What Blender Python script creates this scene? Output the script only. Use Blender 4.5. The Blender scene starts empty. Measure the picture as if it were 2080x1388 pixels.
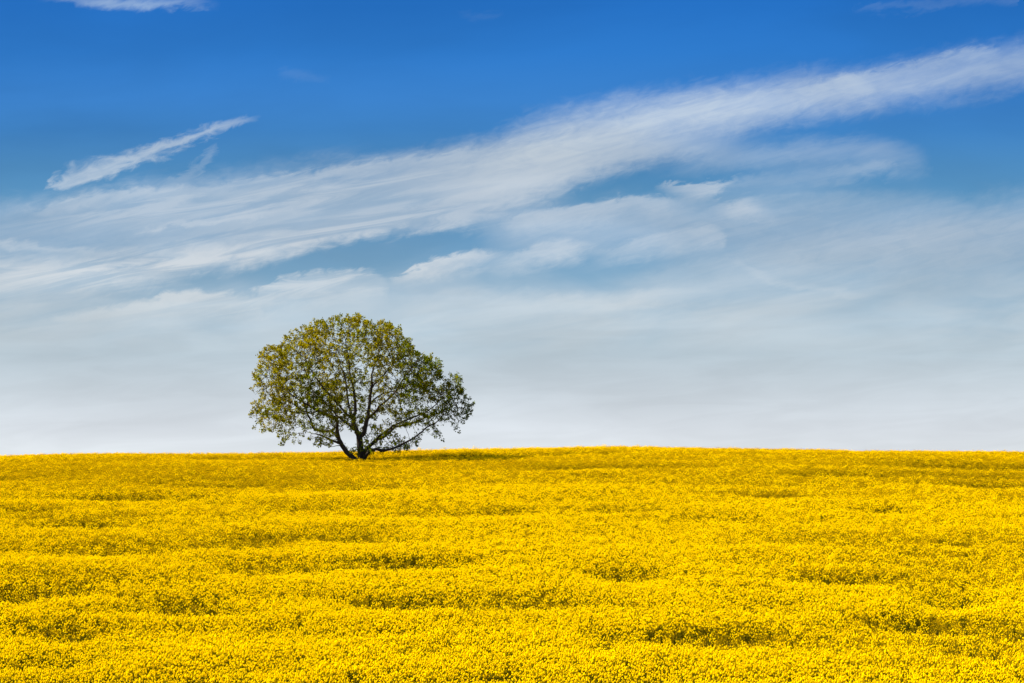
import bpy, math, random
import numpy as np
from mathutils import Vector

R = math.radians
rng = np.random.default_rng(11)
random.seed(5)
C = bpy.context.scene.collection
S = bpy.context.scene

# ------------------------------------------------------------------ camera
PITCH = 3.05
F = 70.0
FPX = 2080 * F / 36.0                      # focal length in pixels of the 2080 px wide photograph
cam_d = bpy.data.cameras.new('camera'); cam = bpy.data.objects.new('camera', cam_d); C.objects.link(cam)
cam_d.lens = F; cam_d.sensor_width = 36; cam_d.sensor_fit = 'HORIZONTAL'
cam_d.clip_start = 0.1; cam_d.clip_end = 20000
cam.location = (0, 0, 0); cam.rotation_euler = (R(90 + PITCH), 0, 0)
S.camera = cam
S.view_settings.view_transform = 'Standard'; S.view_settings.look = 'None'
S.view_settings.exposure = 1.78; S.view_settings.gamma = 1.0

# ------------------------------------------------------------------ sun
SUN_EL = 43.0
SUN_AZ = -70.0                              # degrees clockwise from +Y: left and beyond the tree
sd = Vector((math.sin(R(SUN_AZ)) * math.cos(R(SUN_EL)), math.cos(R(SUN_AZ)) * math.cos(R(SUN_EL)), math.sin(R(SUN_EL))))
sun_d = bpy.data.lights.new('sun', 'SUN'); sun = bpy.data.objects.new('sun', sun_d); C.objects.link(sun)
sun_d.energy = 4.8; sun_d.angle = R(0.5); sun_d.color = (1.0, 0.95, 0.86)
sun.rotation_euler = sd.to_track_quat('Z', 'Y').to_euler()

# ------------------------------------------------------------------ world: sky with cirrus, all as a function of direction
def lin(c):
    return tuple(((v / 255) / 12.92 if v / 255 <= 0.04045 else (((v / 255) + 0.055) / 1.055) ** 2.4) for v in c)

W = bpy.data.worlds.new('World'); S.world = W; W.use_nodes = True
nt = W.node_tree; nt.nodes.clear()
def N(t, **k):
    n = nt.nodes.new(t)
    for a, b in k.items(): setattr(n, a, b)
    return n
def L(a, b): nt.links.new(a, b)
def M(op, a, b=None, c=None, clamp=False):
    n = N('ShaderNodeMath', operation=op, use_clamp=clamp)
    for i, v in enumerate((a, b, c)):
        if v is None: continue
        if isinstance(v, (int, float)): n.inputs[i].default_value = v
        else: L(v, n.inputs[i])
    return n.outputs[0]
def smooth(v, a, b, lo=0.0, hi=1.0):
    n = N('ShaderNodeMapRange', interpolation_type='SMOOTHSTEP')
    for i, x in ((0, v), (1, a), (2, b), (3, lo), (4, hi)):
        if isinstance(x, (int, float)): n.inputs[i].default_value = x
        else: L(x, n.inputs[i])
    return n.outputs[0]
tc = N('ShaderNodeTexCoord')
sp = N('ShaderNodeSeparateXYZ'); L(tc.outputs['Generated'], sp.inputs[0])
ay = M('MAXIMUM', M('ABSOLUTE', sp.outputs[1]), 0.12)
U = M('DIVIDE', sp.outputs[0], ay)          # tangent of the bearing east of north
V = M('DIVIDE', sp.outputs[2], ay)          # tangent of the elevation
# sky chart: bearing +-0.257 -> 0..2080, elevation -> 0..1388 from the top, both in thousandths of a radian or so
CX = M('MULTIPLY_ADD', U, FPX, 1040.0)
CY = M('MULTIPLY_ADD', V, -FPX, 694.0 + FPX * math.tan(R(PITCH)))
def noise(sx, sy, rot, detail, rough, dist=0.0, off=(0, 0), dim=True):
    cmb = N('ShaderNodeCombineXYZ'); L(CX, cmb.inputs[0]); L(CY, cmb.inputs[1])
    mp = N('ShaderNodeMapping', vector_type='POINT')
    mp.inputs['Rotation'].default_value = (0, 0, R(rot))
    L(cmb.outputs[0], mp.inputs[0])
    m2 = N('ShaderNodeMapping', vector_type='POINT')
    m2.inputs['Scale'].default_value = (1 / sx, 1 / sy, 1); m2.inputs['Location'].default_value = (off[0], off[1], 0)
    L(mp.outputs[0], m2.inputs[0])
    n = N('ShaderNodeTexNoise', noise_dimensions='2D')
    n.inputs['Scale'].default_value = 1; n.inputs['Detail'].default_value = detail
    n.inputs['Roughness'].default_value = rough; n.inputs['Distortion'].default_value = dist
    L(m2.outputs[0], n.inputs['Vector'])
    return n.outputs[0]
# ragged edges: bend the chart a little before the streaks are read from it
w1 = noise(170, 48, 13, 5, 0.6, 0.5, (3.1, 7.7))
w2 = noise(40, 17, 20, 5, 0.62, 0.4, (9.4, 1.2))
WY = M('ADD', CY, M('ADD', M('MULTIPLY', M('SUBTRACT', w1, 0.5), 40), M('MULTIPLY', M('SUBTRACT', w2, 0.5), 22)))
WX = M('ADD', CX, M('MULTIPLY', M('SUBTRACT', w2, 0.5), 40))
X01 = M('MULTIPLY_ADD', WX, 1 / 3120.0, 520 / 3120.0, clamp=True)
def curve(pts, scale):
    n = N('ShaderNodeFloatCurve'); m = n.mapping; m.use_clip = False; m.extend = 'HORIZONTAL'
    c = m.curves[0]
    P = [((x + 520) / 3120.0, v / scale) for x, v in pts]
    c.points[0].location = P[0]; c.points[-1].location = P[-1]
    for p in P[1:-1]: c.points.new(*p)
    for p in c.points: p.handle_type = 'AUTO_CLAMPED'
    m.update(); L(X01, n.inputs['Value'])
    return M('MULTIPLY', n.outputs[0], scale)
fib = noise(230, 15, 15, 8, 0.68, 0.6, (1.3, 4.1))
fib2 = noise(90, 30, 12, 6, 0.6, 0.8, (6.3, 2.1))
tex = smooth(M('MULTIPLY_ADD', fib2, 0.5, M('MULTIPLY', fib, 0.5)), 0.30, 0.66, 0.78, 1.06)
lay = noise(330, 30, 10, 7, 0.62, 0.7, (7.3, 2.6))
tex_l = smooth(lay, 0.36, 0.62, 0.48, 1.16)
STREAKS = [
 [(-420,510,150,90,.3),(0,490,120,90,.34),(300,470,120,80,.36),(600,445,110,70,.32),(900,420,110,60,.28),(1150,410,80,60,0)],
 # (x, y of the ridge, reach upward, reach downward, strength)
 [(640,372,50,55,0),(760,352,60,60,.30),(850,345,70,75,.5),(1000,325,80,115,.78),(1100,305,105,135,.9),(1180,285,105,118,.9),(1300,250,88,110,.86),(1450,220,80,88,.82),(1600,195,74,78,.76),(1750,178,70,74,.68),(1900,152,72,76,.6),(2080,122,70,76,.56),(2400,60,60,60,.5)],
 [(860,400,40,50,0),(960,390,50,55,.5),(1060,375,60,60,.72),(1120,350,70,62,.7),(1240,320,60,42,.45),(1400,300,50,35,.32),(1520,275,40,35,0)],
 [(1600,190,12,14,0),(1700,165,18,20,.35),(1850,130,20,20,.38),(2000,98,16,22,.4),(2040,92,10,22,0)],
 [(1700,168,10,10,0),(1725,165,32,30,.45),(1755,170,30,28,.40),(1790,185,10,15,0)],
 [(1250,318,30,40,0),(1450,314,46,52,.30),(1600,308,46,56,.30),(1750,304,44,58,.30),(1820,312,46,64,.24),(1900,330,30,50,0)],
 [(1380,400,12,20,0),(1500,372,20,28,.26),(1620,360,30,38,.26),(1750,345,20,30,.3),(1830,330,15,30,0)],
 [(1330,374,6,8,0),(1380,371,10,34,.55),(1430,372,12,46,.68),(1470,368,12,22,.55),(1500,362,8,10,0)],
 [(1440,425,14,14,0),(1485,423,26,26,.4),(1510,422,32,34,.58),(1545,430,28,30,.34),(1590,440,14,14,0)],
 [(960,460,60,60,0),(1080,470,80,90,.40),(1250,450,74,110,.46),(1450,440,74,130,.46),(1650,425,70,140,.38),(1850,420,60,140,.25),(2000,430,50,100,0)],
 [(1020,450,14,40,0),(1060,440,16,55,.5),(1120,430,18,58,.6),(1200,420,18,52,.6),(1310,404,16,46,.6),(1370,404,18,46,.32),(1420,410,20,40,0)],
 [(990,545,10,30,0),(1050,525,18,44,.4),(1100,508,22,52,.56),(1150,498,20,52,.54),(1185,498,16,40,.3),(1230,500,10,30,0)],
 [(1200,520,12,26,0),(1260,507,16,38,.3),(1330,482,20,52,.4),(1400,478,22,56,.34),(1450,474,18,46,.4),(1480,480,10,30,0)],
 [(84,378,8,8,0),(110,370,26,16,.6),(150,358,38,24,.66),(210,342,34,24,.7),(300,309,28,24,.7),(380,278,27,22,.68),(440,256,22,18,.55),(490,241,16,14,.3),(525,232,8,8,0)],
 [(40,428,14,16,0),(120,418,20,24,.4),(200,402,22,30,.5),(290,390,20,30,.5),(400,386,20,30,.42),(560,382,22,28,.35),(700,372,20,30,0)],
 [(330,362,6,10,0),(380,348,16,18,.2),(420,316,24,18,.22),(438,300,16,10,0)],
 [(440,372,10,14,0),(520,364,14,16,.32),(620,354,16,18,.42),(720,336,16,18,.45),(800,327,14,16,.36),(900,320,12,14,.3),(1000,300,10,10,0)],
 [(-200,445,60,60,.1),(0,440,60,60,.18),(130,432,64,66,.42),(300,422,84,80,.58),(480,412,96,84,.62),(700,394,104,88,.64),(900,380,90,80,.64),(1060,378,60,66,.56),(1180,380,40,40,0)],
 [(260,468,6,8,0),(330,458,12,13,.38),(420,446,12,13,.42),(520,434,10,12,.34),(600,425,8,8,0)],
 [(-300,570,70,80,.6),(0,562,72,84,.78),(150,560,70,70,.84),(300,545,72,54,.88),(420,525,72,50,.88),(550,502,72,46,.86),(700,474,68,34,.8),(860,452,56,30,.7),(960,440,50,40,.5),(1060,430,40,40,0)],
 [(-200,490,10,14,.4),(0,494,10,14,.42),(120,502,12,14,.36),(240,516,10,14,0)],
 [(-300,720,30,90,.3),(0,680,30,90,.45),(100,660,22,90,.5),(200,638,18,90,.6),(300,612,16,90,.75),(355,596,16,90,.82),(430,603,16,80,.72),(510,598,16,80,.7),(570,574,18,80,.72),(650,562,16,84,.75),(740,554,14,80,.7),(790,572,14,70,0)],
 [(790,572,8,30,0),(825,555,14,40,.7),(860,536,16,52,.9),(910,522,15,58,.85),(970,514,15,50,.7),(1020,516,14,40,.3),(1070,520,10,30,0)],
 [(700,640,60,60,0),(900,615,50,60,.3),(1100,618,40,50,.5),(1250,615,30,40,.52),(1350,605,30,40,.3),(1500,600,30,40,0)],
 [(1250,600,60,120,0),(1450,545,50,140,.35),(1600,520,62,160,.42),(1750,500,78,180,.48),(1900,480,90,200,.52),(2080,455,95,210,.5),(2400,420,90,200,.4)],
 [(1480,530,10,12,0),(1580,572,16,14,.22),(1680,590,18,14,.22),(1790,606,10,10,0)],
 [(60,-16,20,12,0),(150,-8,20,14,.35),(250,-2,22,20,.55),(320,0,26,20,.45),(380,2,22,14,.22),(440,6,10,8,0)],
 [(1740,14,10,12,0),(1800,9,14,14,.09),(1900,2,22,16,.09),(2080,-12,24,24,.12)],
 [(560,146,12,14,0),(590,146,18,18,.06),(630,150,16,16,.04),(670,154,10,10,0)],
 [(930,26,8,8,0),(980,27,12,12,.04),(1030,22,8,8,0)],
]
clear_left = None
for si, s in enumerate(STREAKS):
    xs = [p[0] for p in s]
    yc = curve([(p[0], p[1]) for p in s], 1000.0); wt = curve([(p[0], p[2]) for p in s], 250.0)
    wb = curve([(p[0], p[3]) for p in s], 250.0); am = curve([(p[0], p[4]) for p in s], 1.0)
    d = M('SUBTRACT', WY, yc)
    up = smooth(M('DIVIDE', d, wt), -1.0, 0.0); dn = smooth(M('DIVIDE', d, wb), 0.0, 1.0, 1.0, 0.0)
    den = M('MULTIPLY', M('MULTIPLY', up, dn), am)
    den = M('MULTIPLY', den, M('MULTIPLY', M('GREATER_THAN', WX, xs[0]), M('LESS_THAN', WX, xs[-1])))
    inv = M('SUBTRACT', 1.0, M('MULTIPLY', den, tex_l if s[0][0] in (-200, -300, 440, 640) and s[0][1] not in (490, 372) else tex, clamp=True))
    clear_left = inv if clear_left is None else M('MULTIPLY', clear_left, inv)
streak = M('SUBTRACT', 1.0, clear_left)
# veil of thin high cloud thickening to the horizon
veil_n = noise(420, 90, 8, 4, 0.55, 0.3, (2.2, 8.8))
VY = M('ADD', CY, M('MULTIPLY', M('SUBTRACT', veil_n, 0.5), 210))
veil = smooth(VY, 500.0, 740.0, 0.0, 0.92)
dens = M('SUBTRACT', 1.0, M('MULTIPLY', M('SUBTRACT', 1.0, streak), M('SUBTRACT', 1.0, veil)))
def ramp(fac, stops):
    n = N('ShaderNodeValToRGB'); e = n.color_ramp.elements
    while len(e) < len(stops): e.new(0.5)
    for i, (p, c) in enumerate(stops): e[i].position = p; e[i].color = (*c, 1)
    L(fac, n.inputs[0]); return n.outputs[0]
H01 = M('MULTIPLY', CY, 1 / 1000.0, clamp=True)
def stops(lst): return [(y / 1000.0, lin(c)) for y, c in lst]
clear = ramp(H01, stops([(0,(32,110,194)),(100,(42,119,200)),(200,(56,127,201)),(260,(60,128,194)),(330,(74,136,189)),(400,(88,146,190)),(480,(102,152,192)),(560,(122,164,195)),(700,(150,182,203)),(850,(207,216,223)),(930,(226,232,237))]))
cloud = ramp(H01, stops([(0,(178,201,225)),(150,(190,206,224)),(300,(199,211,222)),(420,(199,210,222)),(550,(208,216,223)),(620,(206,215,221)),(720,(191,206,216)),(800,(204,214,222)),(870,(217,224,231)),(925,(227,233,238))]))
# physical sky gives the light; the chart of colours above is what a polarising filter leaves of it
sky = N('ShaderNodeTexSky', sky_type='NISHITA', sun_disc=False, sun_elevation=R(SUN_EL), sun_rotation=R(SUN_AZ), altitude=200, air_density=1.2, dust_density=1.0, ozone_density=2.0)
sk = N('ShaderNodeVectorMath', operation='SCALE'); L(sky.outputs[0], sk.inputs[0]); sk.inputs['Scale'].default_value = 0.09
mixb = N('ShaderNodeMix', data_type='RGBA'); mixb.inputs[0].default_value = 0.98
L(sk.outputs[0], mixb.inputs[6]); L(clear, mixb.inputs[7])
mixc = N('ShaderNodeMix', data_type='RGBA'); L(dens, mixc.inputs[0]); L(mixb.outputs[2], mixc.inputs[6]); L(cloud, mixc.inputs[7])
# slow brightness drift of the thin cloud
drift = noise(700, 200, 5, 4, 0.5, 0.2, (5.5, 3.3))
dv = smooth(drift, 0.25, 0.75, 0.93, 1.07)
fin = N('ShaderNodeVectorMath', operation='SCALE'); L(mixc.outputs[2], fin.inputs[0]); low_n = smooth(noise(300, 42, 4, 5, 0.58, 0.5, (8.1, 6.4)), 0.3, 0.7, 0.965, 1.025)
low_n = M('MULTIPLY_ADD', M('SUBTRACT', low_n, 1.0), smooth(CY, 480.0, 700.0), 1.0)
L(M('MULTIPLY', dv, low_n), fin.inputs['Scale'])
low = N('ShaderNodeVectorMath', operation='SCALE'); L(fin.outputs[0], low.inputs[0]); low.inputs['Scale'].default_value = 2.0 ** -S.view_settings.exposure
top = N('ShaderNodeMix', data_type='RGBA'); L(smooth(sp.outputs[2], 0.26, 0.6), top.inputs[0]); L(low.outputs[0], top.inputs[6]); L(sk.outputs[0], top.inputs[7])
bg = N('ShaderNodeBackground'); bg.inputs[1].default_value = 1.0; L(top.outputs[2], bg.inputs[0])
out = N('ShaderNodeOutputWorld'); L(bg.outputs[0], out.inputs[0])

# ------------------------------------------------------------------ helpers
def material(name):
    m = bpy.data.materials.new(name); m.use_nodes = True
    return m, m.node_tree, m.node_tree.nodes['Principled BSDF']
def mesh_from(name, verts, faces, mats, mat_idx=None, smooth_=False):
    me = bpy.data.meshes.new(name)
    verts = np.asarray(verts, dtype=np.float32)
    me.from_pydata(verts.tolist(), [], [list(map(int, f)) for f in faces]) if not isinstance(faces, np.ndarray) else None
    if isinstance(faces, np.ndarray):
        k = faces.shape[1]
        me.vertices.add(len(verts)); me.vertices.foreach_set('co', verts.ravel())
        me.loops.add(faces.size); me.loops.foreach_set('vertex_index', faces.astype(np.int32).ravel())
        me.polygons.add(len(faces)); me.polygons.foreach_set('loop_start', np.arange(0, faces.size, k, dtype=np.int32))
    for m in mats: me.materials.append(m)
    if mat_idx is not None: me.polygons.foreach_set('material_index', np.asarray(mat_idx, dtype=np.int32))
    if smooth_: me.polygons.foreach_set('use_smooth', np.ones(len(me.polygons), dtype=bool))
    me.update(calc_edges=True); me.validate()
    return me
def obj(name, me, parent=None):
    o = bpy.data.objects.new(name, me); C.objects.link(o)
    if parent is not None: o.parent = parent
    return o

class VNoise:                                # smooth value noise on the plane
    def __init__(s, seed): s.t = np.random.default_rng(seed).random((256, 256))
    def __call__(s, x, y):
        xi = np.floor(x).astype(int); yi = np.floor(y).astype(int); fx = x - xi; fy = y - yi
        fx = fx * fx * fx * (fx * (fx * 6 - 15) + 10); fy = fy * fy * fy * (fy * (fy * 6 - 15) + 10)
        a = s.t[xi % 256, yi % 256]; b = s.t[(xi + 1) % 256, yi % 256]; c = s.t[xi % 256, (yi + 1) % 256]; d = s.t[(xi + 1) % 256, (yi + 1) % 256]
        return (a * (1 - fx) + b * fx) * (1 - fy) + (c * (1 - fx) + d * fx) * fy
n1, n2, n3, n4 = VNoise(1), VNoise(2), VNoise(3), VNoise(4)

# ------------------------------------------------------------------ terrain: a field rising to a rounded crest
TREE = np.array([(735 - 1040) / FPX * 168.0, 168.0])
pd_ = np.array([-60, 0, 20, 45, 58, 70, 90, 110, 130, 145, 157, 168, 180, 188, 200, 230, 300, 600, 9000.0])
pz_ = np.array([-0.8, -1.7, -4.6, -8.6, -9.9, -9.4, -8.0, -6.3, -4.6, -3.35, -2.35, -1.85, -1.5, -1.55, -2.4, -6, -14, -30, -30.0])
gd = np.arange(-60, 640, 0.5); gz = np.interp(gd, pd_, pz_)
ker = np.exp(-0.5 * (np.arange(-24, 25) * 0.5 / 3.5) ** 2); ker /= ker.sum()
gz = np.convolve(np.pad(gz, 24, mode='edge'), ker, mode='valid')
# height of the skyline across the picture (bearing, row in the photograph)
cu = (np.array([-800, 0, 130, 260, 380, 480, 600, 720, 850, 1000, 1120, 1260, 1400, 1600, 1800, 2080, 2900]) - 1040) / FPX
cy = np.array([940, 928, 923, 921, 922.5, 922.5, 921, 919, 915, 912, 910.5, 908, 910, 913, 915, 918, 930.0])
# long shallow hollows of thinner crop: (bearing, row in the photograph, half length, strength)
HOLLOWS = [(1940,947,140,.8),(1690,968,120,.8),(1930,966,140,1),(2030,986,50,.8),(1180,927,80,.7),(1150,957,150,.7),(1575,1013,50,.6),(1020,1043,36,.7),(1280,1044,64,.8),(1800,1043,40,.5),(1950,1106,130,.6),(1280,1170,55,.8),(1720,1184,85,.8),(1110,1224,110,.7),(1870,1266,75,.9),(1430,1305,120,.8),(1930,1226,55,.8),(1990,1322,85,.9),(1230,1322,34,.7),(1020,1380,34,.8),
 (20,1218,46,.9),(140,1205,60,.5),(375,1238,105,1),(530,1162,85,.6),(520,1106,60,.6),(115,1346,95,1),(130,1290,48,.7),(555,1360,55,.7),(800,1226,95,1),(820,1142,85,.7),(720,1096,62,.6),(170,1067,95,.7),(60,1046,44,.6),(860,1335,60,.6),(450,985,120,.4),(250,1010,90,.4),(900,1052,80,.4),(1450,990,120,.4),(80,972,80,.5),(620,1030,90,.35),(1650,1110,90,.4),(1560,1240,60,.5),(1330,1385,60,.6)]
def place_hollows():
    d = np.arange(60, 190, .1); out = []
    row = 694 - FPX * np.tan(np.arctan((np.interp(d, gd, gz) + 1.15) / d) - R(PITCH))
    for px, ry, hl, st in HOLLOWS:
        dist = float(d[np.argmin(np.abs(row - ry))]); out.append(((px - 1040) / FPX * dist, dist, 1.35 * hl / FPX * dist, st))
    return out
HW = place_hollows()
def dips(x, y):
    h = np.zeros(np.shape(x)); wx = 1.2 * (n3(x / 3 + 17, y / 3) - .5)
    for cx_, cy_, hl, st in HW:
        m = (np.abs(x - cx_) < hl * 2.2) & (np.abs(y - cy_) < 7)
        ly = np.where(y[m] > cy_, 3.4, 1.3); h[m] += st * np.exp(-((x[m] - cx_) / hl) ** 2 - ((y[m] + wx[m] - cy_) / ly) ** 2)
    return np.clip(h, 0, 1.2)
def wave(x, y):
    yy = y + 3.0 * (n3(x / 30 + 3, y / 40) - 0.5) + 0.03 * x
    a = n1(x / 11.5 + 40, yy / 6.2 + 7) - 0.5
    b = n2(x / 5.5 + 11, yy / 3.4 + 31) - 0.5
    c = n4(x / 26 + 9, yy / 12.0 + 3) - 0.5
    return 0.50 * a + 0.24 * b + 0.50 * c - 0.46 * dips(x, y)
def ground(x, y):
    x = np.atleast_1d(np.asarray(x, float)); y = np.atleast_1d(np.asarray(y, float))
    z = np.interp(y, gd, gz) - 0.05 * np.maximum(y - 620, 0)      # beyond the crest the land falls away
    u = x / np.maximum(y, 20)
    dz = -(np.interp(u, cu, cy) - 916.0) / FPX * 180.0
    z = z + dz * np.clip((y - 120) / 60, 0, 1)
    fade = np.clip((y - 50) / 12, 0, 1) * np.clip((230 - y) / 30, 0, 1)
    amp = np.interp(y, [60, 110, 150, 170, 185], [0.56, 0.64, 0.74, 0.46, 0.25])
    return z + wave(x, y) * amp * fade
TZ = float(ground(TREE[0], TREE[1])[0])

ys = np.concatenate([np.arange(-60, 50, 4), np.arange(50, 200, 0.6), np.arange(200, 300, 5), np.array([320, 360, 420, 500, 640, 900, 1500, 3000, 6000, 9000.0])])
xs = np.concatenate([np.array([-9000, -5000, -2500, -1200, -600, -300, -200, -150, -120, -100.0]), np.arange(-84, 84.1, 0.8), np.array([100, 120, 150, 200, 300, 600, 1200, 2500, 5000, 9000.0])])
gx, gy = np.meshgrid(xs, ys); zz = ground(gx, gy)
nv = len(xs)
ii, jj = np.meshgrid(np.arange(len(ys) - 1), np.arange(nv - 1), indexing='ij')
q = np.stack([ii * nv + jj, ii * nv + jj + 1, (ii + 1) * nv + jj + 1, (ii + 1) * nv + jj], -1).reshape(-1, 4)
m_soil, t_, b_ = material('soil_and_stubble')
nz = t_.nodes.new('ShaderNodeTexNoise'); nz.inputs['Scale'].default_value = 1.4; nz.inputs['Detail'].default_value = 8
tcn = t_.nodes.new('ShaderNodeTexCoord'); t_.links.new(tcn.outputs['Object'], nz.inputs['Vector'])
cr = t_.nodes.new('ShaderNodeValToRGB'); e = cr.color_ramp.elements
e[0].position = .35; e[0].color = (0.035, 0.045, 0.012, 1); e[1].position = .7; e[1].color = (0.075, 0.07, 0.025, 1)
t_.links.new(nz.outputs[0], cr.inputs[0]); t_.links.new(cr.outputs[0], b_.inputs['Base Color']); b_.inputs['Roughness'].default_value = 1.0; b_.inputs['Specular IOR Level'].default_value = 0.0
g = obj('field', mesh_from('field', np.stack([gx, gy, zz], -1).reshape(-1, 3), q, [m_soil], smooth_=True))
g['kind'] = 'structure'; g['label'] = 'gently rising field ground beneath the yellow crop'; g['category'] = 'field'

# ------------------------------------------------------------------ rapeseed
def plant_mat(name, col, col2, trans, rough=0.6, spec=0.0):
    m, t, b = material(name)
    at = t.nodes.new('ShaderNodeAttribute'); at.attribute_name = 'tint'
    mx = t.nodes.new('ShaderNodeMix'); mx.data_type = 'RGBA'
    mx.inputs[6].default_value = (*col, 1); mx.inputs[7].default_value = (*col2, 1)
    t.links.new(at.outputs['Fac'], mx.inputs[0]); t.links.new(mx.outputs[2], b.inputs['Base Color'])
    b.inputs['Roughness'].default_value = rough; b.inputs['Specular IOR Level'].default_value = spec
    tr = t.nodes.new('ShaderNodeBsdfTranslucent'); t.links.new(mx.outputs[2], tr.inputs[0])
    ms = t.nodes.new('ShaderNodeMixShader'); ms.inputs[0].default_value = trans
    t.links.new(b.outputs[0], ms.inputs[1]); t.links.new(tr.outputs[0], ms.inputs[2])
    t.links.new(ms.outputs[0], t.nodes['Material Output'].inputs[0])
    return m
m_petal = plant_mat('rapeseed_petal', (0.89, 0.51, 0.0), (0.93, 0.69, 0.0), 0.35)
m_green = plant_mat('rapeseed_green', (0.095, 0.10, 0.002), (0.30, 0.185, 0.002), 0.35)
def tri_leaf(c, d, side, ln, wd):
    return [c - side * wd * 0.1, c + d * ln * 0.5 - side * wd * 0.5, c + d * ln, c + d * ln * 0.5 + side * wd * 0.5]
def make_plant(seed, bloom=24, pods=9):
    r = np.random.default_rng(seed); vs, fs, mi, tint = [], [], [], []; full_bloom = bloom > 15
    def quad(p, m, t):
        if m == 0: t = 0.35 + 0.65 * t if full_bloom else 0.12 * t      # full-bloom plants lemon, podded ones deeper gold
        else: t = 0.6 * t if full_bloom else 0.4 + 0.6 * t              # and their stalks greener or more ochre
        k = len(vs); vs.extend(p); fs.append((k, k + 1, k + 2, k + 3)); mi.append(m); tint.append(t)
    def tube(a, b, ra, rb):
        k = len(vs)
        for p, rr in ((a, ra), (b, rb)):
            for j in range(3):
                an = j * 2.0944; vs.append(p + np.array([math.cos(an) * rr, math.sin(an) * rr, 0]))
        for j in range(3): fs.append((k + j, k + (j + 1) % 3, k + 3 + (j + 1) % 3, k + 3 + j)); mi.append(1); tint.append(0.4)
    nh = 9
    for h in range(nh):
        an = h * 2.4 + r.random() * 0.7; rad = 0.21 * math.sqrt((h + 0.25) / nh)
        top = np.array([math.cos(an) * rad, math.sin(an) * rad, 1.20 - 0.25 * rad + np.clip(r.normal(0, 0.085), -.2, .14)])
        base = np.array([top[0] * 0.3, top[1] * 0.3, 0.45]); tube(base, top, 0.006, 0.0035)
        R_ = 0.023 + r.random() * 0.012; Ht = 0.03 + r.random() * 0.06
        for k in range(bloom):               # open flowers in a domed cap
            t = (k + r.random()) / bloom; a2 = k * 2.4 + r.random()
            rr = R_ * math.sqrt(max(0.02, 1 - t * t)); c = top + np.array([math.cos(a2) * rr, math.sin(a2) * rr, Ht * (t - 0.6)])
            n = np.array([math.cos(a2) * rr / R_, math.sin(a2) * rr / R_, 0.25 + t]) + r.normal(0, .28, 3); n /= np.linalg.norm(n)
            s1 = np.cross(n, r.normal(0, 1, 3)); s1 /= np.linalg.norm(s1); s2 = np.cross(n, s1)
            s = 0.0105 + r.random() * 0.004
            quad([c + s1 * s + n * .003, c + s2 * s * .9, c - s1 * s + n * .003, c - s2 * s * .9], 0, r.random())
        for k in range(3):                   # buds at the very top
            c = top + r.normal(0, .006, 3) + np.array([0, 0, .4 * Ht]); s = 0.006
            quad([c + np.array([s, 0, 0]), c + np.array([0, s, s]), c - np.array([s, 0, 0]), c + np.array([0, -s, -s])], 0 if k % 2 else 1, 0.9)
        for k in range(pods):                # pods and stalklets below the cap
            t = r.random(); a2 = r.random() * 6.28
            c = top - np.array([0, 0, .6 * Ht + .02 + .17 * t]); d = np.array([math.cos(a2), math.sin(a2), 0.9]); d /= np.linalg.norm(d)
            quad(tri_leaf(c, d, np.cross(d, [0, 0, 1.0]) * .8 + r.normal(0, .2, 3), 0.05 + .05 * r.random(), 0.014), 1, r.random())
        for k in range(2):                   # small leaves on the stalk
            t = 0.55 + 0.25 * r.random(); c = base + (top - base) * t; a2 = r.random() * 6.28
            d = np.array([math.cos(a2), math.sin(a2), 0.5]); d /= np.linalg.norm(d)
            quad(tri_leaf(c, d, np.cross(d, [0, 0, 1.0]), 0.09 + .05 * r.random(), 0.03), 1, r.random())
    tube(np.array([0, 0, -0.1]), np.array([0, 0, 0.5]), 0.012, 0.008)
    for k in range(12):                      # broad lower leaves
        a2 = r.random() * 6.28; c = np.array([0, 0, 0.2 + 0.65 * r.random()]); d = np.array([math.cos(a2), math.sin(a2), 0.5 * r.random() - .1]); d /= np.linalg.norm(d)
        sd_ = np.cross(d, [0, 0, 1.0]) + np.array([0, 0, r.normal(0, .3)])
        quad(tri_leaf(c, d, sd_, 0.16 + .1 * r.random(), 0.06 + .03 * r.random()), 1, r.random() * .8)
    me = mesh_from('rapeseed_plant', vs, np.array(fs), [m_petal, m_green], mi)
    at = me.attributes.new('tint', 'FLOAT', 'FACE'); at.data.foreach_set('value', np.array(tint, dtype=np.float32))
    return me
coll = bpy.data.collections.new('rapeseed_plants')      # sources for the crop, not placed in the scene themselves
NVAR = 16                                   # ten in full bloom, six with few flowers and more pods
for k in range(NVAR):
    coll.objects.link(bpy.data.objects.new('rapeseed_plant', make_plant(100 + k, 27 if k < 10 else 6, 6 if k < 10 else 18)))

# where plants grow: a jittered grid, thinner and shorter in the hollows, none under the tree
STEP = 0.30
py = np.arange(58, 197, STEP); pts = []
for y0 in py:
    half = 0.2575 * y0 + 7
    x = np.arange(-half, half, STEP); pts.append(np.stack([x, np.full_like(x, y0)], -1))
P = np.concatenate(pts); P += rng.uniform(-STEP * .42, STEP * .42, P.shape)
x, y = P[:, 0], P[:, 1]
wv = wave(x, y)
lag = wave(x, y + 1.6) - wave(x, y - 1.6)                    # >0 where the ground rises away from the viewer
hollow = np.clip((0.02 - wv) / 0.28, 0, 1) * np.clip(0.5 + lag * 3.0, 0, 1)
patch = n2(x / 5 + 70, y / 2.4 + 20)
thin = np.clip(0.5 * hollow * (0.3 + 0.9 * patch) + 0.68 * dips(x, y) * (0.55 + 0.8 * patch), 0, 1)
keep = rng.random(len(P)) > 0.22 * thin
dx, dy = x - TREE[0], y - TREE[1]
hole = (((dx - 3.6) / 6.6) ** 2 + ((dy - 0.2 + 0.10 * dx) / (1.9 + 0.5 * (n1(x / 2, y / 2)))) ** 2 < 1) | (dx ** 2 + dy ** 2 < 1.5)
keep &= ~hole
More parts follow.
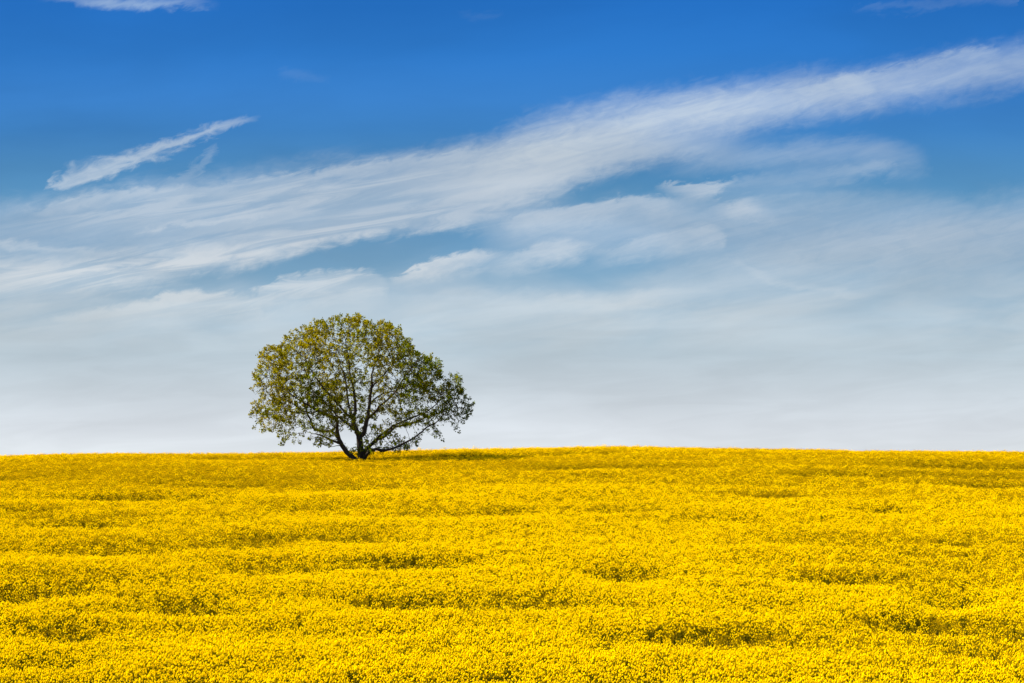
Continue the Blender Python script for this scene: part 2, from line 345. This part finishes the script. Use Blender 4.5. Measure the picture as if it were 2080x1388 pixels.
P = P[keep]; thin = thin[keep]; x, y = P[:, 0], P[:, 1]
z = ground(x, y)
scl = (1.0 - 0.22 * thin) * rng.normal(1.0, 0.045, len(P)).clip(.86, 1.15) * np.where(rng.random(len(P)) < .02, 1.08, 1.0) * (0.97 + 0.1 * (n3(x / 1.6, y / 1.6) - .5))
podded = np.clip(0.04 + np.interp(y, [85, 115, 140, 155, 190], [0, .25, .65, .95, .9]) + 0.75 * (n4(x / 24 + 5, y / 7 + 60) - .5) + 0.45 * thin, 0.03, .9)  # share of podded, deeper gold plants, growing towards the crest and in hollows
me = bpy.data.meshes.new('rapeseed_crop'); me.vertices.add(len(P)); me.vertices.foreach_set('co', np.stack([x, y, z], -1).astype(np.float32).ravel())
for nm, ty, arr in (('scl', 'FLOAT', scl.astype(np.float32)), ('rz', 'FLOAT', rng.uniform(0, 6.283, len(P)).astype(np.float32)), ('tx', 'FLOAT', rng.normal(0, .07, len(P)).astype(np.float32)), ('pick', 'INT', np.where(rng.random(len(P)) < podded, rng.integers(10, NVAR, len(P)), rng.integers(0, 10, len(P))).astype(np.int32))):
    a = me.attributes.new(nm, ty, 'POINT'); a.data.foreach_set('value', arr)
me.update()
crop = obj('rapeseed_crop', me)
crop['kind'] = 'stuff'; crop['label'] = 'dense yellow flowering rapeseed crop covering the rising field'; crop['category'] = 'crop'
def scatter(o, collection, name):
    gn = bpy.data.node_groups.new(name, 'GeometryNodeTree')
    gn.interface.new_socket('Geometry', in_out='INPUT', socket_type='NodeSocketGeometry'); gn.interface.new_socket('Geometry', in_out='OUTPUT', socket_type='NodeSocketGeometry')
    n = gn.nodes.new; l = gn.links.new
    gi, go = n('NodeGroupInput'), n('NodeGroupOutput'); ip = n('GeometryNodeInstanceOnPoints')
    ci = n('GeometryNodeCollectionInfo'); ci.inputs['Collection'].default_value = collection; ci.inputs['Separate Children'].default_value = True; ci.inputs['Reset Children'].default_value = True
    def attr(nm, ty):
        a = n('GeometryNodeInputNamedAttribute'); a.data_type = ty; a.inputs['Name'].default_value = nm; return a.outputs[0]
    cx = n('ShaderNodeCombineXYZ'); l(attr('tx', 'FLOAT'), cx.inputs[0]); l(attr('rz', 'FLOAT'), cx.inputs[2])
    l(gi.outputs[0], ip.inputs['Points']); l(ci.outputs[0], ip.inputs['Instance']); ip.inputs['Pick Instance'].default_value = True
    l(attr('pick', 'INT'), ip.inputs['Instance Index']); l(cx.outputs[0], ip.inputs['Rotation']); l(attr('scl', 'FLOAT'), ip.inputs['Scale'])
    l(ip.outputs[0], go.inputs[0])
    md = o.modifiers.new('scatter', 'NODES'); md.node_group = gn
scatter(crop, coll, 'crop_scatter')

# ------------------------------------------------------------------ the tree
# limbs drawn in centimetres: x right of the trunk + 1012, y down from 1285; the third number is depth in metres, then radius in metres
BASE_H = 1285; GH = 1.0                     # the visible foot stands about a metre above the soil, behind the crop
def cm(p): return np.array([(p[0] - 1012) * 0.01, p[2], (BASE_H - p[1]) * 0.01 + GH])
LIMBS = {
 'trunk': [(1014,1400,0,.42),(1013,1330,0,.36),(1012,1280,0,.32),(1005,1215,0,.29),(997,1140,0,.27),(992,1085,0,.26)],
 'stem': [(985,1400,-.15,.30),(965,1300,-.15,.25),(949,1271,-.15,.23),(891,1218,-.2,.205),(848,1156,-.3,.19),(824,1108,-.3,.17)],
 'A': [(992,1085,0,.2),(960,1012,-.1,.17),(945,975,-.2,.165),(939,925,-.2,.15),(960,872,-.25,.12),(958,786,-.3,.105),(947,714,-.3,.095),(945,666,-.3,.085),(925,620,-.3,.075),(910,550,-.2,.065),(903,480,0,.055),(890,400,.2,.045),(880,330,.3,.035),(860,240,.4,.025)],
 'A2': [(939,925,-.2,.10),(915,870,.3,.09),(898,830,.6,.085),(886,772,.9,.08),(874,695,1.2,.07),(866,620,1.5,.06),(845,550,1.9,.05),(800,460,2.4,.04),(770,360,2.8,.03)],
 'A3': [(945,978,-.2,.07),(929,1002,-.4,.07),(867,954,-1.2,.06),(824,916,-1.7,.055),(770,850,-2.3,.045),(700,770,-3.0,.035),(620,690,-3.6,.025)],
 'A4': [(937,935,-.2,.09),(891,895,-.9,.08),(855,850,-1.5,.07),(790,775,-2,.06),(710,680,-2.5,.055),(645,590,-2.8,.045),(590,500,-3,.035),(560,420,-3,.025)],
 'B': [(992,1085,0,.2),(1028,1060,.05,.18),(1049,973,.15,.155),(1064,906,.2,.14),(1073,834,.3,.12),(1078,762,.4,.11),(1086,690,.4,.095),(1094,640,.4,.08),(1092,560,.3,.065),(1115,480,.2,.055),(1150,390,0,.045),(1172,300,-.2,.035),(1180,220,-.3,.025)],
 'B2': [(1060,935,.2,.10),(1107,893,-.2,.095),(1145,862,-.5,.09),(1169,824,-.7,.085),(1213,796,-1,.075),(1290,728,-1.5,.06),(1345,650,-2,.05),(1405,560,-2.4,.04),(1480,480,-2.7,.03)],
 'B3': [(1087,680,.4,.08),(1130,620,.9,.065),(1185,560,1.5,.055),(1240,490,2,.045),(1295,400,2.4,.035),(1310,300,2.6,.025)],
 'B4': [(1074,820,.3,.065),(1110,765,1.0,.06),(1180,715,1.8,.05),(1280,690,2.7,.045),(1380,640,3.5,.035),(1480,590,4,.025)],
 'L1': [(824,1108,-.3,.14),(817,1074,-.4,.125),(809,1021,-.5,.12),(810,964,-.6,.115),(798,925,-.7,.115),(761,911,-.8,.11),(704,896,-1,.10),(656,872,-1.2,.09),(598,834,-1.5,.08),(545,805,-1.7,.07),(490,770,-1.9,.05),(420,720,-2,.04),(340,650,-2,.03),(260,570,-2,.022)],
 'L1b': [(656,872,-1.2,.06),(600,888,-1.3,.055),(531,889,-1.4,.05),(411,872,-1.4,.04),(300,890,-1.2,.03),(200,880,-1,.02)],
 'L2': [(820,1100,-.3,.12),(785,1062,.1,.11),(747,1036,.4,.10),(675,1036,.7,.095),(617,1028,1,.09),(586,1007,1.2,.085),(573,964,1.4,.08),(562,930,1.5,.075),(541,901,1.6,.07),(526,868,1.7,.07),(526,825,1.8,.06),(545,770,1.9,.055),(550,690,2.1,.05),(535,600,2.3,.04),(505,510,2.5,.03),(470,420,2.6,.022)],
 'L2b': [(522,885,1.7,.05),(454,829,1.4,.04),(380,780,1,.032),(280,740,.6,.024)],
 'L3': [(824,1140,-.3,.10),(800,1130,-.3,.085),(752,1108,-.6,.08),(704,1084,-.9,.07),(655,1067,-1.1,.045),(610,1060,-1.3,.025)],
 'L5': [(809,1021,-.5,.06),(795,1008,-.8,.05),(771,985,-1.2,.035),(740,960,-1.7,.02)],
 'R1': [(1008,1255,0,.2),(1036,1206,.1,.16),(1083,1156,.3,.135),(1131,1114,.4,.125),(1193,1086,.5,.115),(1246,1042,.6,.095),(1290,1000,.7,.085),(1380,987,.8,.075),(1450,965,.8,.065),(1530,930,.8,.055),(1620,895,.7,.045),(1700,865,.6,.035),(1790,820,.5,.025)],
 'R1b': [(1131,1112,.4,.09),(1160,1080,.0,.085),(1203,1058,-.3,.08),(1275,997,-.6,.075),(1340,967,-.8,.065),(1450,925,-1,.055),(1560,880,-1.1,.045),(1650,810,-1.1,.035),(1720,720,-1.1,.025)],
 'R2': [(1015,1290,0,.2),(1054,1240,-.3,.14),(1088,1206,-.6,.12),(1136,1189,-.9,.105),(1203,1203,-1.2,.10),(1251,1192,-1.4,.09),(1310,1175,-1.5,.08),(1400,1130,-1.6,.07),(1470,1090,-1.6,.06),(1530,1040,-1.5,.055),(1562,1008,-1.5,.05),(1640,970,-1.3,.042),(1690,920,-1.2,.035),(1712,860,-1.2,.025)],
}
ROOT_OF = {'A': 'trunk', 'A2': 'A', 'A3': 'A', 'A4': 'A', 'B': 'trunk', 'B2': 'B', 'B3': 'B', 'B4': 'B', 'L1': 'stem', 'L1b': 'L1', 'L2': 'stem', 'L2b': 'L2', 'L3': 'stem', 'L5': 'L1', 'R1': 'trunk', 'R1b': 'R1', 'R2': 'trunk'}
TWIGS = {'stub': [(1058,990,.15,.03),(1095,986,0,.024),(1120,978,-.1,.018),(1137,970,-.15,.012)], 'sprig': [(838,1160,-.3,.04),(810,1160,-.5,.03),(775,1168,-.7,.024),(745,1172,-.8,.015)]}
OUTLINE = [(170,1030),(130,985),(150,930),(100,915),(150,870),(105,815),(160,770),(155,700),(112,590),(108,560),(160,540),(145,440),(168,380),(225,358),(290,338),(330,348),(362,330),(378,262),(440,248),(480,232),(530,212),(590,165),(640,128),(700,140),(740,125),(820,98),(880,98),(930,98),(985,85),(1040,106),(1095,128),(1112,165),(1160,142),(1205,120),(1260,158),(1310,166),(1338,225),(1388,275),(1418,320),(1440,355),(1490,380),(1540,425),(1585,412),(1618,455),(1675,480),(1635,532),(1685,580),(1645,622),(1610,612),(1650,680),(1695,690),(1716,640),(1702,620),(1745,568),(1815,576),(1830,650),(1872,712),(1885,770),(1945,830),(1912,925),(1860,985),(1800,1040),(1780,990),(1740,960),(1680,985),(1665,1080),(1600,1070),(1560,1015),(1485,1150),(1400,1185),(1310,1210),(1220,1200),(1120,1215),(1060,1235),(960,1225),(905,1195),(960,1150),(930,1040),(880,960),(830,980),(840,1080),(800,1110),(800,1165),(690,1165),(600,1120),(580,1085),(640,1045),(560,1030),(490,1000),(440,1020),(490,1060),(480,1140),(420,1110),(340,1135),(345,1080),(335,1010),(240,1030)]
GAPS = [[(1590,600),(1720,615),(1700,700),(1640,700)],[(1310,1010),(1480,980),(1540,960),(1560,1000),(1500,1060),(1420,1110),(1330,1110),(1290,1060)],[(1090,960),(1110,900),(1170,855),(1210,900),(1180,960),(1130,990)],[(870,1000),(925,1010),(965,1090),(950,1170),(890,1180),(850,1120)],[(650,930),(700,915),(760,930),(720,1000),(660,990)],[(1500,790),(1600,800),(1610,850),(1560,850),(1490,820)],[(590,1030),(700,1045),(640,1065),(560,1050)],[(455,815),(490,810),(490,840),(460,838)],[(1020,1000),(1070,930),(1090,1010),(1060,1080),(1030,1090)]]
SPARSE = [(960,760,170,170,.4),(1180,640,160,130,.5),(1000,480,130,140,.5),(1200,960,130,90,.35),(1420,800,170,80,.55),(700,560,120,60,.5),(1180,1140,150,70,.45),(920,1120,120,90,.25),(620,960,160,70,.6),(1350,560,120,70,.65),(930,300,110,50,.6)]
def in_poly(px, py_, poly):
    ins = np.zeros(len(px), bool); n = len(poly)
    for i in range(n):
        (x1, y1), (x2, y2) = poly[i], poly[(i + 1) % n]
        if y1 == y2: continue
        ins ^= ((y1 > py_) != (y2 > py_)) & (px < (x2 - x1) * (py_ - y1) / (y2 - y1) + x1)
    return ins
tr = np.random.default_rng(77)
K = 60000
ax_, ay_ = tr.uniform(90, 1960, K), tr.uniform(75, 1240, K)
ok = in_poly(ax_, ay_, OUTLINE)
for gp in GAPS: ok &= ~in_poly(ax_, ay_, gp)
wgt = np.ones(K)
for (sx, sy, rx, ry, v) in SPARSE:
    rr = ((ax_ - sx) / rx) ** 2 + ((ay_ - sy) / ry) ** 2; wgt *= 1 - (1 - v * .75) * np.clip(1.4 - rr, 0, 1)
ax_, ay_, wgt = ax_[ok], ay_[ok], wgt[ok]
rr = np.sqrt(((ax_ - 960) / 980) ** 2 + ((ay_ - 800) / 740) ** 2).clip(0, 1)
half = 5.6 * np.sqrt(1 - rr ** 2) * np.interp(ay_, [75, 600, 900, 1050, 1240], [1, 1, .75, .45, .3]) * np.interp(ax_, [100, 1400, 1650, 1950], [1, 1, .5, .4]) + 0.5
dep = tr.uniform(-1, 1, len(ax_)); dep = np.sign(dep) * np.abs(dep) ** 0.65 * half
clump = VNoise(21); cl = 0.5 * (clump(ax_ / 95 + 20, ay_ / 75 + dep * .8) + clump(ax_ / 60 + 50, dep * 1.1 + 30 + ay_ / 300))
wgt *= np.clip((cl - 0.425) * 8.0, 0.02, 1)
sel = tr.random(len(ax_)) < wgt * 0.60
AT = np.stack([(ax_ - 1012) * .01, dep, (BASE_H - ay_) * .01 + GH], -1)[sel]
# seed nodes along the limbs
nodes, parent, own, rad0 = [], [], [], []
def add_line(key, pts, par):
    pts = [(cm(p), p[3]) for p in pts]; first = True
    for (a, ra), (b, rb) in zip(pts, pts[1:]):
        k = max(1, int(np.linalg.norm(b - a) / 0.22))
        for j in range(0 if first else 1, k + 1):
            t = j / k; w = tr.normal(0, .012, 3)
            nodes.append(a + (b - a) * t + (w if ra < .2 else 0)); parent.append(par); own.append(key); rad0.append((ra + (rb - ra) * t) * (1.14 if key not in ('trunk', 'stem') else 1.0)); par = len(nodes) - 1
        first = False
for key in ['trunk', 'stem', 'A', 'B', 'R1', 'R2', 'L1', 'L2', 'L3', 'A2', 'A3', 'A4', 'B2', 'B3', 'B4', 'L1b', 'L2b', 'L5', 'R1b']:
    par = -1
    if key in ROOT_OF:
        c0 = cm(LIMBS[key][0]); cand = [i for i, o in enumerate(own) if o == ROOT_OF[key]]
        par = cand[int(np.argmin([np.linalg.norm(nodes[i] - c0) for i in cand]))]
    add_line(key, LIMBS[key], par)
NSEED = len(nodes)
# branches grow towards the light-catching points (space colonisation)
nodes = np.array(nodes); parent = list(parent); own = list(own)
live = np.array([i for i in range(NSEED) if own[i] not in ('trunk', 'stem')])
dd = np.linalg.norm(AT[:, None] - nodes[live][None], axis=2); near = live[dd.argmin(1)]; nd = dd.min(1)
alive = nd > 0.30; STEPL = 0.2
dirs_in = {}
for it in range(170):
    act = np.where(alive & (nd < 4.5))[0]
    if len(act) == 0: break
    v = AT[act] - nodes[near[act]]; v /= np.linalg.norm(v, axis=1)[:, None]
    w = 1.0 / (0.3 + nd[act])
    un, inv = np.unique(near[act], return_inverse=True)
    acc = np.zeros((len(un), 3)); np.add.at(acc, inv, v * w[:, None])
    acc /= np.maximum(np.linalg.norm(acc, axis=1), 1e-6)[:, None]
    pdx = np.array([nodes[u] - nodes[parent[u]] if parent[u] >= 0 else (0, 0, 1) for u in un]); pdx /= np.maximum(np.linalg.norm(pdx, axis=1), 1e-6)[:, None]
    acc = acc + 0.35 * pdx * (un >= NSEED)[:, None] + tr.normal(0, .22, acc.shape) + np.array([0, 0, .06])
    acc /= np.maximum(np.linalg.norm(acc, axis=1), 1e-6)[:, None]
    new = nodes[un] + acc * STEPL
    i0 = len(nodes); nodes = np.concatenate([nodes, new]); parent += list(un); own += [own[u] for u in un]; rad0 += [0] * len(un)
    al = np.where(alive)[0]
    for c0 in range(0, len(al), 2000):
        ch = al[c0:c0 + 2000]; dd = np.linalg.norm(AT[ch][:, None] - new[None], axis=2); mn = dd.min(1); am = dd.argmin(1)
        up = mn < nd[ch]; near[ch[up]] = i0 + am[up]; nd[ch[up]] = mn[up]
    alive &= nd > 0.30
# short upright shoots round the outside of the crown
haskid = np.zeros(len(nodes), bool); haskid[[p for p in parent if p >= 0]] = True
for i in [i for i in range(NSEED, len(nodes)) if not haskid[i]]:
    o = (nodes[i] - np.array([-.5, 0, 5.5])) / np.array([9.8, 6.8, 7.2]); far = np.linalg.norm(o)
    if far < .72 or tr.random() < .35: continue
    d = o / far * .6 + np.array([0, 0, .75 if nodes[i][2] > 4 else -.35]) + tr.normal(0, .25, 3); d /= np.linalg.norm(d); p = i
    for j in range(int(tr.integers(1, 4))):
        q_ = nodes[p] + d * .2 + tr.normal(0, .03, 3)
        if not in_poly(np.array([q_[0] * 100 + 1012]), np.array([BASE_H - (q_[2] - GH) * 100]), OUTLINE)[0] and tr.random() < (.8 if j else .25): break
        nodes = np.concatenate([nodes, q_[None]]); parent.append(p); own.append(own[i]); rad0.append(0); p = len(nodes) - 1
NT = len(nodes); parent = np.array(parent)
kids = [[] for _ in range(NT)]
for i, p in enumerate(parent):
    if p >= 0: kids[p].append(i)
rad = np.zeros(NT)
for i in range(NT - 1, -1, -1):
    s = sum(rad[k] ** 2.35 for k in kids[i] if k >= NSEED)
    rad[i] = max(0.011, s ** (1 / 2.35)) if i >= NSEED else max(rad0[i], 0.6 * s ** (1 / 2.35) if s > 0 else 0)
    if i >= NSEED: rad[i] = min(rad[i], 0.07)
    else: rad[i] = min(rad[i], rad0[i] * 1.25)
for i in range(NSEED, NT): rad[i] = min(rad[i], rad[parent[i]] * 0.92)
# tubes
def tube_chain(pts, rs, sides, vs, fs):
    pts = np.asarray(pts); rs = np.asarray(rs); n = len(pts); t = np.gradient(pts, axis=0); t /= np.maximum(np.linalg.norm(t, axis=1), 1e-9)[:, None]
    ref = np.array([0, 1.0, 0.03]); k0 = len(vs)
    for i in range(n):
        a = np.cross(t[i], ref); la = np.linalg.norm(a); a = a / la if la > 1e-3 else np.array([1.0, 0, 0]); b = np.cross(a, t[i])
        for j in range(sides):
            an = 6.28318 * j / sides; vs.append(pts[i] + (a * math.cos(an) + b * math.sin(an)) * rs[i])
    for i in range(n - 1):
        for j in range(sides):
            fs.append((k0 + i * sides + j, k0 + i * sides + (j + 1) % sides, k0 + (i + 1) * sides + (j + 1) % sides, k0 + (i + 1) * sides + j))
    fs.append(tuple(k0 + (n - 1) * sides + j for j in range(sides)))
chains = {k: [] for k in LIMBS}
for i in range(NT):
    p = parent[i]
    starts = p < 0 or own[p] != own[i] or not (kids[p] and max(kids[p], key=lambda k: (own[k] == own[p], rad[k], -k)) == i)
    if not starts: continue
    ch = [i]; 
    while True:
        ks = [k for k in kids[ch[-1]] if own[k] == own[ch[-1]]]
        if not ks: break
        best = max(kids[ch[-1]], key=lambda k: (own[k] == own[ch[-1]], rad[k], -k))
        ch.append(best)
    chains[own[i]].append((p, ch))
m_bark, t_, b_ = material('grey_brown_bark')
tcn = t_.nodes.new('ShaderNodeTexCoord'); mp = t_.nodes.new('ShaderNodeMapping'); mp.inputs['Scale'].default_value = (6, 6, 1.6)
t_.links.new(tcn.outputs['Object'], mp.inputs[0]); nz = t_.nodes.new('ShaderNodeTexNoise'); nz.inputs['Scale'].default_value = 2; nz.inputs['Detail'].default_value = 8; nz.inputs['Roughness'].default_value = .65
t_.links.new(mp.outputs[0], nz.inputs['Vector']); cr = t_.nodes.new('ShaderNodeValToRGB'); e = cr.color_ramp.elements
e[0].position = .35; e[0].color = (0.022, 0.018, 0.013, 1); e[1].position = .68; e[1].color = (0.085, 0.066, 0.048, 1)
t_.links.new(nz.outputs[0], cr.inputs[0]); t_.links.new(cr.outputs[0], b_.inputs['Base Color']); b_.inputs['Roughness'].default_value = .95; b_.inputs['Specular IOR Level'].default_value = .1
bp = t_.nodes.new('ShaderNodeBump'); bp.inputs['Strength'].default_value = .6; bp.inputs['Distance'].default_value = .04; t_.links.new(nz.outputs[0], bp.inputs['Height']); t_.links.new(bp.outputs[0], b_.inputs['Normal'])

tree = bpy.data.objects.new('lone_tree', None); C.objects.link(tree); tree.location = (TREE[0], TREE[1], TZ)
tree['label'] = 'lone spreading broadleaf tree with dark forked trunk and olive spring leaves on the crest'; tree['category'] = 'tree'
made = {}
for key in LIMBS:
    vs, fs = [], []
    for p, ch in chains[key]:
        big = rad[ch[0]] > .1
        pts = [nodes[c] for c in ch]; rs = [rad[c] for c in ch]
        if p >= 0: pts = [nodes[p]] + pts; rs = [min(rad[p], rs[0] * 1.15)] + rs
        if len(pts) < 2: continue
        tube_chain(pts, rs, 12 if big else (7 if rad[ch[0]] > .03 else 4), vs, fs)
    me_ = mesh_from('branchwork', vs, fs, [m_bark], smooth_=True)
    made[key] = me_
trunk = obj('trunk', made['trunk'], tree)
stem = obj('trunk', made['stem'], tree); stem['label'] = 'thinner leaning second stem'
limb_obj = {}
for key in LIMBS:
    if key in ('trunk', 'stem'): continue
    if ROOT_OF[key] in ('trunk', 'stem'): limb_obj[key] = obj('limb', made[key], tree)
for key in LIMBS:
    if key in ('trunk', 'stem') or key in limb_obj: continue
    r_ = ROOT_OF[key]
    while r_ not in limb_obj: r_ = ROOT_OF[r_]
    obj('branch', made[key], limb_obj[r_])
for nm, tp in TWIGS.items():
    vs, fs = [], []; tube_chain([cm(p) for p in tp], [p[3] for p in tp], 6, vs, fs)
    tw = obj('twig', mesh_from('twig', vs, fs, [m_bark], smooth_=True), limb_obj['B'] if nm == 'stub' else stem)
    if nm == 'stub': tw['label'] = 'bare broken stub'

# leaves: sprays at the thin ends of the branches
thinN = np.array([i for i in range(NSEED, NT) if rad[i] < 0.021])
tips = np.array([i for i in thinN if len(kids[i]) == 0])
print('tree nodes', NT, 'thin', len(thinN), 'tips', len(tips), 'attractors', len(AT))
LP, LD = [], []
def spray(i, n, reach):
    d = nodes[i] - nodes[parent[i]]; d = d / max(np.linalg.norm(d), 1e-6)
    for _ in range(n):
        t = tr.random() * reach; off = tr.normal(0, .06, 3)
        LP.append(nodes[i] + d * t + off); v = d * .6 + off * 6 + tr.normal(0, .5, 3) + np.array([0, 0, -.15]); LD.append(v / np.linalg.norm(v))
for i in tips:
    px_, py_ = nodes[i][0] * 100 + 1012, BASE_H - (nodes[i][2] - GH) * 100; f_ = 1.0
    for (sx, sy, rx, ry, v) in SPARSE: f_ *= 1 - .5 * (1 - v) * min(1, max(0, 1.3 - ((px_ - sx) / rx) ** 2 - ((py_ - sy) / ry) ** 2))
    if py_ > 950: f_ *= .7
    if px_ > 1350: f_ *= .9
    spray(i, max(3, int(tr.integers(23, 35) * f_)), .24)
for i in thinN:
    if kids[i] and tr.random() < .4: spray(i, int(tr.integers(2, 5)), .12)
LP = np.array(LP); LD = np.array(LD); nl = len(LP); print('leaves', nl)
nn = tr.normal(0, 1, (nl, 3)); sdv = np.cross(LD, nn); sdv /= np.linalg.norm(sdv, axis=1)[:, None]; nrm = np.cross(sdv, LD)
ln = tr.uniform(.095, .165, nl)[:, None]; wd = ln * tr.uniform(.34, .5, nl)[:, None]
a0 = LP; a1 = LP + LD * ln * .45 + sdv * wd - nrm * ln * .08; a2 = LP + LD * ln * 1.0 - nrm * ln * .12; a3 = LP + LD * ln * .45 - sdv * wd - nrm * ln * .08; mid = LP + LD * ln * .5 + nrm * ln * .05
V_ = np.stack([a0, a1, a2, a3, mid], 1).reshape(-1, 3); b0 = np.arange(nl)[:, None] * 5
T_ = np.concatenate([b0 + np.array([[0, 1, 4]]), b0 + np.array([[1, 2, 4]]), b0 + np.array([[2, 3, 4]]), b0 + np.array([[3, 0, 4]])], 1).reshape(-1, 3)
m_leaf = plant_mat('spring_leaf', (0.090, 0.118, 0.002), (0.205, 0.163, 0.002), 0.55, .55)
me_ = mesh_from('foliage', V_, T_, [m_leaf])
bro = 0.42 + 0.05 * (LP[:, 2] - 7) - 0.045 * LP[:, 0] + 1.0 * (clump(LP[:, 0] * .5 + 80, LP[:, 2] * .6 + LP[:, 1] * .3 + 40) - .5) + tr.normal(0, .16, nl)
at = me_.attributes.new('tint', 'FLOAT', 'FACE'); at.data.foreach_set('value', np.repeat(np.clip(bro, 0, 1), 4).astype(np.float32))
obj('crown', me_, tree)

# ------------------------------------------------------------------ shoots and rough grass at the foot of the tree
def blades(name, n, place, hmin, hmax, wid, mat):
    vs, fs, tn = [], [], []
    for _ in range(n):
        px, pyy = place(); pz = float(ground(px, pyy)[0]); a = tr.random() * 6.28; h = tr.uniform(hmin, hmax); le = tr.uniform(.1, .5) * h
        d = np.array([math.cos(a), math.sin(a), 0]); s_ = np.array([-d[1], d[0], 0]) * wid; b = np.array([px, pyy, pz - .03]); k = len(vs)
        vs += [b - s_, b + s_, b + s_ * .7 + d * le * .35 + np.array([0, 0, h * .6]), b - s_ * .7 + d * le * .35 + np.array([0, 0, h * .6]), b + d * le + np.array([0, 0, h])]
        fs += [(k, k + 1, k + 2, k + 3), (k + 3, k + 2, k + 4)]; tn += [tr.random()] * 2
    me = mesh_from(name, vs, fs, [mat]); at = me.attributes.new('tint', 'FLOAT', 'FACE'); at.data.foreach_set('value', np.array(tn, dtype=np.float32)); return me
m_grass = plant_mat('rough_grass', (0.035, 0.06, 0.008), (0.08, 0.10, 0.02), .3)
def in_hole():
    while True:
        a, b = tr.uniform(-3.5, 10.5), tr.uniform(-2.4, 2.6)
        if ((a - 3.6) / 6.9) ** 2 + ((b - .2 + .1 * a) / 2.4) ** 2 < 1 and a * a + b * b > .2: return TREE[0] + a, TREE[1] + b
gr = obj('grass', blades('grass', 7000, in_hole, .3, .75, .012, m_grass))
gr['kind'] = 'stuff'; gr['label'] = 'rough green grass in the unsown strip beside the tree'; gr['category'] = 'grass'
# leafy bush of shoots right of the trunk
sh = bpy.data.objects.new('shrub', None); C.objects.link(sh); sx, sy = TREE[0] + .75, TREE[1] - .35; sz = float(ground(sx, sy)[0]); sh.location = (sx, sy, sz)
sh['label'] = 'low dark green leafy shoots at the foot of the tree trunk'; sh['category'] = 'shrub'
vs, fs, lp, ld = [], [], [], []
for _ in range(16):
    a = tr.random() * 6.28; d = np.array([math.cos(a) * .38, math.sin(a) * .25, 1.0]); h = tr.uniform(.9, 1.5); pts = [np.zeros(3), d * h * .4 + tr.normal(0, .02, 3), d * h * .75 + np.array([0, 0, -.02]), d * h]
    tube_chain(pts, [.012, .01, .008, .004], 4, vs, fs)
    for _ in range(22):
        t = tr.uniform(.3, 1.05); lp.append(d * h * t + tr.normal(0, .05, 3)); v = tr.normal(0, 1, 3); ld.append(v / np.linalg.norm(v))
st = obj('stem', mesh_from('shoot_stems', vs, fs, [m_bark]), sh)
lp, ld = np.array(lp), np.array(ld); k = len(lp); s_ = np.cross(ld, tr.normal(0, 1, (k, 3))); s_ /= np.linalg.norm(s_, axis=1)[:, None]
V_ = np.stack([lp, lp + ld * .06 + s_ * .035, lp + ld * .13, lp + ld * .06 - s_ * .035], 1).reshape(-1, 3)
me_ = mesh_from('shoot_leaves', V_, np.arange(4 * k).reshape(-1, 4), [m_leaf]); at = me_.attributes.new('tint', 'FLOAT', 'FACE'); at.data.foreach_set('value', tr.uniform(0, .3, k).astype(np.float32))
obj('foliage', me_, sh)
